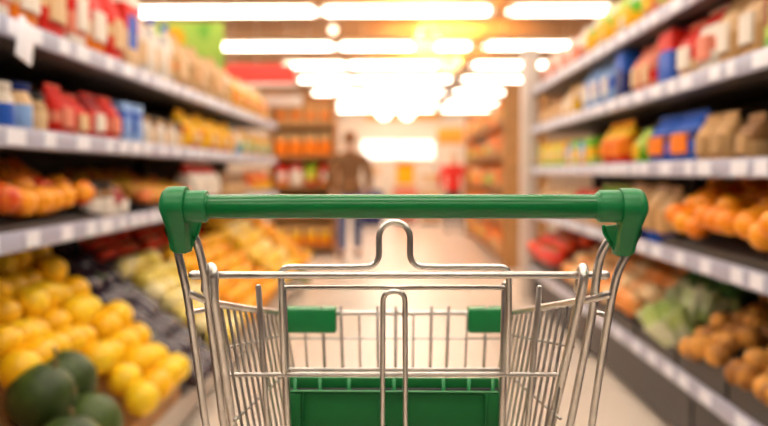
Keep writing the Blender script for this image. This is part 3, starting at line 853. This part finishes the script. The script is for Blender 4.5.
# ----------------------------------------------------------------- people
def skin_mesh(name, verts, edges, m, parent, sub=2, root=0):
    me = bpy.data.meshes.new(name + '_skel')
    me.from_pydata([v[0] for v in verts], edges, [])
    o = bpy.data.objects.new(name, me); COL.objects.link(o)
    sk = o.modifiers.new('skin', 'SKIN'); sk.use_smooth_shade = True; sk.branch_smoothing = .6
    lay = me.skin_vertices[0].data
    for i, v in enumerate(verts):
        lay[i].radius = (v[1], v[2] if len(v) > 2 else v[1])
    lay[root].use_root = True
    sd = o.modifiers.new('subsurf', 'SUBSURF'); sd.levels = sub; sd.render_levels = sub
    dg = bpy.context.evaluated_depsgraph_get()
    full = bpy.data.meshes.new_from_object(o.evaluated_get(dg))
    o.modifiers.clear(); o.data = full
    full.materials.clear(); full.materials.append(m)
    for p in full.polygons: p.use_smooth = True
    o.parent = parent
    return o

def person(label, loc, H, rz, jacket, trousers, hairm, stride=.1, longhair=False):
    k = H / 1.7
    t = thing('person', label, 'person', loc); t.rotation_euler = (0, 0, rz)
    S = lambda x, y, z: (x * k, y * k, z * k)
    V = [(S(0, 0, .95), .13 * k, .1 * k), (S(0, 0, 1.15), .125 * k, .095 * k), (S(0, 0, 1.34), .15 * k, .1 * k), (S(0, 0, 1.46), .055 * k), (S(0, .015, 1.55), .075 * k), (S(0, .02, 1.64), .06 * k)]
    E = [(0, 1), (1, 2), (2, 3), (3, 4), (4, 5)]
    JV, JE = [(S(0, 0, .80), .185 * k, .15 * k), (S(0, 0, 1.0), .18 * k, .145 * k), (S(0, 0, 1.15), .175 * k, .14 * k), (S(0, 0, 1.32), .18 * k, .135 * k), (S(0, 0, 1.45), .075 * k, .075 * k)], [(0, 1), (1, 2), (2, 3), (3, 4)]
    TV, TE = [(S(0, 0, .98), .14 * k, .11 * k), (S(0, 0, .88), .14 * k, .11 * k)], [(0, 1)]
    for s in (-1, 1):
        n = len(V)
        st = s * stride
        V += [(S(s * .17, 0, 1.38), .055 * k), (S(s * .255, -.03 + st * .3, 1.12), .043 * k), (S(s * .24, .06 + st * .5, .89), .028 * k), (S(s * .24, .085 + st * .55, .82), .03 * k, .018 * k)]
        E += [(2, n), (n, n + 1), (n + 1, n + 2), (n + 2, n + 3)]
        for f, (dx, dl) in enumerate(((-.024, .07), (-.008, .08), (.008, .075), (.023, .06))):
            q = len(V)
            V += [(S(s * .238, .095 + st * .55 + dx, .80), .009 * k), (S(s * .232, .10 + st * .55 + dx, .80 - dl * .6), .008 * k), (S(s * .222, .105 + st * .55 + dx, .80 - dl), .007 * k)]
            E += [(n + 3, q), (q, q + 1), (q + 1, q + 2)]
        q = len(V)
        V += [(S(s * .215, .11 + st * .55, .84), .01 * k), (S(s * .2, .125 + st * .55, .80), .009 * k)]
        E += [(n + 3, q), (q, q + 1)]
        h = len(V)
        V += [(S(s * .09, 0, .88), .09 * k), (S(s * .1, .03 + st, .49), .058 * k), (S(s * .1, -.02 + st * 1.6, .09), .038 * k), (S(s * .105, .11 + st * 1.6, .035), .033 * k)]
        E += [(0, h), (h, h + 1), (h + 1, h + 2), (h + 2, h + 3)]
        j = len(JV)
        JV += [(S(s * .18, 0, 1.37), .085 * k), (S(s * .26, -.03 + st * .3, 1.12), .066 * k), (S(s * .25, .05 + st * .48, .91), .048 * k)]
        JE += [(3, j), (j, j + 1), (j + 1, j + 2)]
        u = len(TV)
        TV += [(S(s * .09, 0, .80), .1 * k), (S(s * .1, .03 + st, .49), .075 * k), (S(s * .1, -.02 + st * 1.6, .1), .062 * k)]
        TE += [(1, u), (u, u + 1), (u + 1, u + 2)]
    body = skin_mesh('body', V, E, M['skin'], t)
    skin_mesh('jacket', JV, JE, jacket, t, root=2)
    skin_mesh('trousers', TV, TE, trousers, t)
    b = new(); ball(b, S(0, -.005, 1.605), .098 * k, .92, 1.02, 1.0, 18, 12)
    if longhair: ball(b, S(0, -.05, 1.5), .085 * k, .95, .6, 1.4, 16, 10)
    bmesh.ops.delete(b, geom=[v for v in b.verts if v.co.y > .05 * k and v.co.z < 1.63 * k], context='VERTS')
    h = obj('hair', b, hairm, t)
    md = h.modifiers.new('thickness', 'SOLIDIFY'); md.thickness = .012
    b = new(); ball(b, S(0, .1, 1.555), .014 * k, 1, 1.1, 1.5, 8, 6); obj('nose', b, M['skin'], t)
    for s in (-1, 1):
        b = new(); ball(b, S(s * .03, .085, 1.585), .011 * k, u=8, v=6); obj('eye', b, flat(WHITE), t)
        b = new(); ball(b, S(s * .078, .015, 1.575), .022 * k, .4, .8, 1.2, 10, 8); obj('ear', b, M['skin'], t)
        b = new(); ball(b, S(s * .105, .06 + s * stride * 1.6, .045), .06 * k, .8, 2.1, .72, 14, 8); obj('shoe', b, flat((.06, .035, .02)), t)
    b = new(); ball(b, S(0, .088, 1.522), .02 * k, 1.2, .4, .35, 8, 6); obj('mouth', b, flat(PINK), t)
    return t
person('person seen from behind in a brown jacket and blue jeans, walking away', at(350, 258, 9.0).to_2d().to_3d(), 1.55, R(4),
       mat('brown_jacket', (.17, .075, .022), .8, var=.15), mat('blue_denim', (.06, .09, .2), .8, var=.2), mat('brown_hair', (.2, .085, .025), .6, var=.2))
person('person in a red top far down the aisle', at(453, 232, 13.0).to_2d().to_3d(), 1.42, R(-8),
       mat('red_top', (.75, .03, .02), .7, var=.1), mat('dark_trousers', (.06, .04, .035), .8, var=.1), mat('fair_hair', (.75, .55, .4), .6, var=.1), .05, True)

# ------------------------------------------------------- the shopping cart
cart = thing('shopping_cart', 'chrome wire shopping cart with green plastic handle in the foreground', 'shopping cart', (0.0, 1.05, 0))
CO = Vector(cart.location)
def A(px, py, Y): return at(px, py, Y) - CO
def part(name, bm, m, parent=cart): return obj(name, bm, m, parent)
CH = M['chrome']
HY = .85
hz = A(404, 206.5, HY)
s_px = HY / F
# handle tube
b = new(); tube(b, [A(203, 206.5, HY), A(603, 206.5, HY)], 12.3 * s_px, 32)
h = part('handle', b, M['green_tube'])
for s, x0, x1 in ((-1, 182, 207.5), (1, 598, 624.5)):
    p, q = A(x0, 206.3, HY), A(x1, 206.3, HY)
    b = new()
    d = (q - p).normalized()
    bev = 1.6 * s_px
    tube(b, [p, p + d * .0002, p + d * bev, q - d * bev, q - d * .0002, q], [14.6 * s_px, 15.2 * s_px, 16.2 * s_px, 16.2 * s_px, 15.2 * s_px, 13 * s_px], 32, cap=True)
    o = part('handle_sleeve', b, M['green'])
# brackets: rounded head round the tube that narrows into a strip reaching down and forward
def bracket(sgn, xo, xi, py, low, flange):
    """round head about the tube that runs down and forward into a strip; xo/xi outer and inner picture edge, low = (outer, inner, bottom)"""
    c = A(xo, py, HY); r = 20.3 * s_px
    bot = A(low[0], low[2], .872)
    zb = bot.z
    prof = []
    n = 18
    for k in range(n + 1):
        a = R(-62 + 262 * k / n)          # from the back, over the top, to the front
        prof.append((c.y + r * math.cos(a), c.z + r * math.sin(a)))
    prof += [(.848 - CO.y, c.z - .030), (.856 - CO.y, zb + .006), (.860 - CO.y, zb), (.884 - CO.y, zb), (.889 - CO.y, zb + .008), (.886 - CO.y, c.z - .034)]
    xs_top = (A(xo, py, HY - .014).x, A(xi, py, HY - .014).x)
    xs_bot = (A(low[0], low[2], .86).x, A(low[1], low[2], .86).x)
    def xx(k, z):
        t = min(1, max(0, (c.z - .004 - z) / (c.z - .004 - zb)))
        return lerp(xs_top[k], xs_bot[k], t)
    m = len(prof)
    nrm = []
    for k in range(m):
        (y0, z0), (y1, z1) = prof[k - 1], prof[(k + 1) % m]
        d = Vector((y1 - y0, z1 - z0)).normalized()
        nrm.append((-d.y, d.x))           # inward for this winding
    b = new()
    r0 = .0115
    secs = []
    for q in range(6):                     # rounded outer edge
        a = R(90 * q / 5)
        secs.append((r0 * (1 - math.sin(a)) , r0 * (1 - math.cos(a)), 0))
    secs = [(r0 * (1 - math.cos(R(90 * q / 6))), r0 * (1 - math.sin(R(90 * q / 6))), 0) for q in range(7)] + [(.0025, 0, 1), (.0005, .0006, 1), (0, .002, 1)]
    rings = []
    for e, ins, k_ in secs:
        ring = []
        for (y, z), (ny, nz) in zip(prof, nrm):
            xo_, xi_ = xx(0, z), xx(1, z)
            dirn = 1 if xi_ > xo_ else -1
            x = xo_ + dirn * e if k_ == 0 else xi_ - dirn * e
            ring.append(b.verts.new((x, y + ny * ins, z + nz * ins)))
        rings.append(ring)
    for P_, Q_ in zip(rings, rings[1:]):
        for k in range(m): b.faces.new((P_[k], P_[(k + 1) % m], Q_[(k + 1) % m], Q_[k]))
    b.faces.new(rings[0]); b.faces.new(rings[-1])
    o = obj('handle_bracket', b, M['green'], cart, True)
    b = new()
    f = [A(x, y, yy) for x, y, yy in flange]
    plate(b, f, (0, .004, 0))
    obj('flange', b, M['green'], o, True, bev=.0012)
    b = new(); tube(b, [f[1], f[2], f[3]], .0022, 8, .004); obj('flange_rim', b, M['green'], o)
    return o
def lerp(a, b, t): return a + (b - a) * t
bracket(-1, 158.5, 184, 206.3, (168.5, 187, 252.5), [(184, 221, .856), (200, 222, .885), (199, 229, .885), (188.5, 250, .875), (184, 250, .868)])
bracket(1, 649, 622.5, 208.5, (636.5, 618, 255.5), [(622.5, 224, .856), (603.5, 226, .885), (604, 233, .885), (617, 253, .875), (621.5, 253, .868)])

def rod(name, pts, r_px, fillet=.02, seg=12, parent=cart, ends=True):
    P3 = [A(*p) if not isinstance(p, Vector) else p for p in pts]
    yy = pts[0][2] if not isinstance(pts[0], Vector) else .95
    b = new(); tube(b, P3, r_px * yy / F, seg, fillet, ends)
    return part(name, b, CH, parent)
def W(x, y, z): return Vector((x, y, z)) - CO

# side frames that carry the handle and run down to the chassis
rod('side_upright', [(176.5, 246, .872), (187, 292, .885), (196.5, 358, .915), (206, 426, .95), W(-.20, 1.08, .32), W(-.19, 1.2, .2)], 4.2)
rod('side_upright', [(629, 250, .872), (618, 270, .878), (611, 300, .888), (601, 362, .918), (591.5, 426, .95), W(.235, 1.08, .32), W(.225, 1.2, .2)], 4.2)
rod('inner_upright', [(193, 232, .885), (200, 252, .893), (205, 276, .902), (209, 310, .915), (216, 365, .945), (223.5, 426, .975), W(-.17, 1.12, .45)], 4.4)
rod('inner_upright', [(613, 235, .885), (601, 252, .893), (596.5, 276, .902), (593, 310, .915), (582, 365, .945), (570, 426, .975), W(.2, 1.12, .45)], 4.4)
# hinge wires hooked over the top bar
for name, pts in (('hinge_wire', [(205, 290, .935), (207, 272, .93), (211, 265.5, .913), (214, 272, .9), (214, 300, .905), (222, 350, .935), (233, 426, .985), W(-.17, 1.1, .5)]),
                  ('hinge_wire', [(578, 290, .935), (580, 272, .93), (583.5, 266, .913), (584.5, 275, .9), (582, 290, .905), (568.5, 350, .935), (551, 426, .985), W(.19, 1.1, .5)])):
    rod(name, pts, 4.6, .012)
# bar across the back with end plugs
rod('top_bar', [(197, 275, .92), (604, 275, .92)], 3.7)
for x0, x1 in ((192, 200), (600, 606.5)):
    b = new(); tube(b, [A(x0, 275, .92), A(x1, 275, .92)], 4.6 * .92 / F, 14); part('end_plug', b, CH)
# seat gate: humped wire, framing rods and the loop
HWY = .928
hump = [(284, 372, .955), (281.5, 300, .937), (281, 267, HWY), (352, 267, HWY)]
hump += [(366 + 13 * math.sin(R(a)), 254 + 13 * math.cos(R(a)), HWY) for a in range(15, 91, 15)]
hump += [(394.5 - 15.5 * math.cos(R(a)), 237.5 - 15.5 * math.sin(R(a)), HWY) for a in range(0, 181, 15)]
hump += [(423.5 - 13.5 * math.cos(R(a)), 254 + 13 * math.sin(R(a)), HWY) for a in range(0, 76, 15)]
hump += [(437, 267, HWY), (508.5, 267, HWY), (509, 300, .937), (507, 372, .955)]
b = new()
hp = [A(*p) for p in hump]
hp = round_path(hp[:4], .012)[:-1] + hp[3:-4] + round_path(hp[-4:], .012)
tube(b, hp, 3.2 * HWY / F, 12); part('gate_hump_wire', b, CH)
rod('gate_frame_rod', [(283, 287.5, .94), (503.5, 287.5, .94)], 2.5)
rod('gate_frame_rod', [(282.5, 284, .944), (287.5, 426, .985), W(-.125, 1.03, .55)], 4)
rod('gate_frame_rod', [(505.5, 284, .944), (502, 426, .985), W(.125, 1.03, .55)], 4)
rod('gate_loop', [W(-.012, 1.0, .56), (382.5, 426, .975), (383, 291.5, .935), (405, 291.5, .935), (405.5, 426, .975), W(.018, 1.0, .56)], 2.7, .014)
rod('gate_cross_rod', [(229.5, 374.5, .962), (563, 374.5, .962)], 2.4)
rod('gate_cross_rod', [(287, 369.5, .968), (502, 369.5, .968)], 1.9)
rod('gate_post', [(258.5, 286.5, .94), (267.5, 426, .98), W(-.14, 1.02, .55)], 3.1)
rod('gate_post', [(539.5, 287.5, .94), (527.5, 426, .98), W(.15, 1.02, .55)], 3.1)
# basket sides
FY = 1.26
def lerp(a, b, t): return a + (b - a) * t
railL = [A(190, 293.5, .885), A(212, 303, .925), A(246, 308.5, 1.06), A(284, 313, FY)]
railR = [A(608.5, 294.5, .885), A(584, 300.5, .925), A(548, 306.5, 1.06), A(509, 313, FY)]
for rl in (railL, railR):
    b = new(); tube(b, round_path(rl, .05), .0049, 12); part('basket_rim', b, CH)
b = new(); tube(b, [railL[-1], railR[-1]], .0043, 12); part('basket_rim', b, CH)
for x0, y0, x1, y1 in ((187.5, 313, 203, 310), (607, 316, 592, 311)):
    b = new(); tube(b, [A(x0, y0, .9), A(x1, y1, .935)], .0036, 10); part('link_rod', b, CH)
def along(rl, t):
    seg = [(rl[i + 1] - rl[i]).length for i in range(3)]
    d = t * sum(seg)
    for i in range(3):
        if d <= seg[i] or i == 2: return rl[i].lerp(rl[i + 1], min(1, d / seg[i]))
        d -= seg[i]
ZB = .52
for sg_, rl in ((-1, railL), (1, railR)):
    cx = (railL[-1].x + railR[-1].x) / 2
    def down(p, z):
        k = (p.z - z)
        return Vector((p.x - sg_ * k * .17, p.y - .02 * k, z))
    for i in range(13):
        p = along(rl, .2 + .8 * i / 12)
        b = new(); tube(b, [p, down(p, ZB)], .0021, 8, cap=False); part('side_wire', b, CH)
    for dz0, dz1 in ((.058, .036), (.15, .093), (.28, .2)):
        b = new()
        pts = []
        for i in range(8):
            t_ = .16 + .84 * i / 7
            p = along(rl, t_)
            pts.append(down(p, p.z - lerp(dz0, dz1, (t_ - .16) / .84)) + Vector((sg_ * .003, 0, 0)))
        tube(b, pts, .0024, 8); part('side_cross_wire', b, CH)
    b = new(); tube(b, [down(along(rl, .2), ZB), down(along(rl, 1), ZB)], .004, 8); part('floor_rim', b, CH)
# basket front
for i, px in enumerate((304, 322, 340.5, 359, 377.5, 395.5, 413.5, 431.5, 448.5, 467.5, 487)):
    big = i % 3 != 0
    p = A(px, 307 if big else 313, FY - .006)
    b = new(); tube(b, [p, Vector((p.x * .9, p.y - .006, ZB))], .0026 if big else .0017, 8); part('front_wire', b, CH)
for py, r in ((338.5, .0019), (372, .0019), (415, .002)):
    b = new(); tube(b, [A(287, py, FY), A(506, py, FY)], r, 8); part('front_cross_wire', b, CH)
# floor of the basket
fl, fr = Vector((-.17, FY - 1.055, ZB)), Vector((.165, FY - 1.055, ZB))
for i in range(12):
    x = lerp(-.155, .15, i / 11)
    b = new(); tube(b, [(x * 1.15, -.09, ZB), (x, .2, ZB)], .0024, 8); part('floor_wire', b, CH)
# green corner guards on the far rim
for x0, x1 in ((281, 336), (468.5, 511)):
    p, q = A(x0, 308.5, FY - .012), A(x1, 333.5, FY - .012)
    b = new(); box(b, p.x, q.x, p.y - .002, p.y + .03, q.z, p.z, .004, 3); part('corner_guard', b, M['green'])
# child seat flap
def flapbox(x0, x1, y0, y1, Y, dep, name, m=M['green_flap'], bev=.0015):
    p, q = A(x0, y0, Y), A(x1, y1, Y)
    b = new(); box(b, p.x, q.x, p.y, p.y + dep, q.z, p.z, bev); return part(name, b, m, flap)
p, q = A(289.5, 391.5, .995), A(499, 470, .995)
b = new()
box(b, p.x, q.x, p.y, p.y + .01, q.z, p.z, .0015)
flap = part('seat_flap', b, M['green_flap'])
flapbox(289.5, 499, 377.5, 389.6, 1.02, .006, 'flap_back_plate')
b = new(); tube(b, [A(290.5, 389.8, 1.016), A(498, 389.8, 1.016)], 2.0 / F, 10); o = part('slot_shade_bar', b, M['rubber'], flap); o['label'] = 'black bar added as shade of the slot'  # black bar stands in for the dark of the open slot
flapbox(289.5, 499, 391, 394, .991, .008, 'flap_lip')
for x0, x1 in ((303, 347), (349, 441), (443, 486)):
    pass
flapbox(289.5, 301.5, 394, 470, .991, .006, 'flap_border')
flapbox(487, 499, 394, 470, .991, .006, 'flap_border')
for x in (303, 486): flapbox(x - .9, x + .9, 394, 470, .989, .008, 'flap_ridge')
for x in (295, 320, 349, 394, 443.5, 469, 493):
    b = new(); tube(b, [A(x, 380, 1.012), A(x, 391.5, 1.0)], 2.2 / F, 10); part('flap_peg', b, M['green'], flap)
# chassis and castors
b = new(); tube(b, [W(-.19, 1.15, .2), W(-.17, 1.55, .17), W(.2, 1.55, .17), W(.225, 1.15, .2)], .011, 12, .05); part('chassis_tube', b, CH)
b = new(); tube(b, [W(-.185, 1.22, .196), W(.22, 1.22, .196)], .008, 10); part('chassis_tube', b, CH)
for x in (-.165, .19):
    b = new(); tube(b, [W(x, 1.5, .175), W(x * .9, 1.24, ZB)], .008, 10); part('chassis_strut', b, CH)
for x, y in ((-.185, 1.18), (.22, 1.18), (-.165, 1.52), (.195, 1.52)):
    c = W(x, y, 0)
    b = new(); lathe(b, [(.03, -.014), (.06, -.012), (.062, 0), (.06, .012), (.03, .014)], 24, Matrix.Translation(c + Vector((0, 0, .062))) @ Matrix.Rotation(R(90), 4, 'Y'))
    part('wheel', b, M['rubber'])
    b = new()
    for s in (-1, 1): box(b, c.x + s * .019 - .002, c.x + s * .019 + .002, c.y - .016, c.y + .016, .05, .14, .001)
    box(b, c.x - .021, c.x + .021, c.y - .018, c.y + .018, .138, .146, .001)
    tube(b, [(c.x, c.y, .146), (c.x, c.y, .19)], .009, 10)
    part('castor_fork', b, CH)

# ---------------------------------------------------------- world, view
w = bpy.data.worlds.new('world'); SC.world = w; w.use_nodes = True
w.node_tree.nodes['Background'].inputs['Color'].default_value = (1, .9, .8, 1)
w.node_tree.nodes['Background'].inputs['Strength'].default_value = .04
# prune sources that no stretch used
for o in [q for q in bpy.data.objects if q.parent is None and 'label' in q and q['label'] == '']:
    for c in list(o.children_recursive): bpy.data.objects.remove(c)
    bpy.data.objects.remove(o)
for o in cart.children:
    if o.name.startswith('handle') or o.name.startswith('corner'): o['label'] = 'green plastic ' + o.name.split('.')[0].replace('_', ' ')
    if o.name.startswith('seat_flap'): o['label'] = 'green plastic child seat flap'
SC.view_settings.view_transform = 'Standard'
SC.view_settings.look = 'None'
SC.view_settings.gamma = 1
SC.view_settings.use_curve_mapping = False
SC.view_settings.exposure = .45
SC.cycles.use_denoising = True
SC.cycles.max_bounces = 8
SC.cycles.sample_clamp_indirect = 8
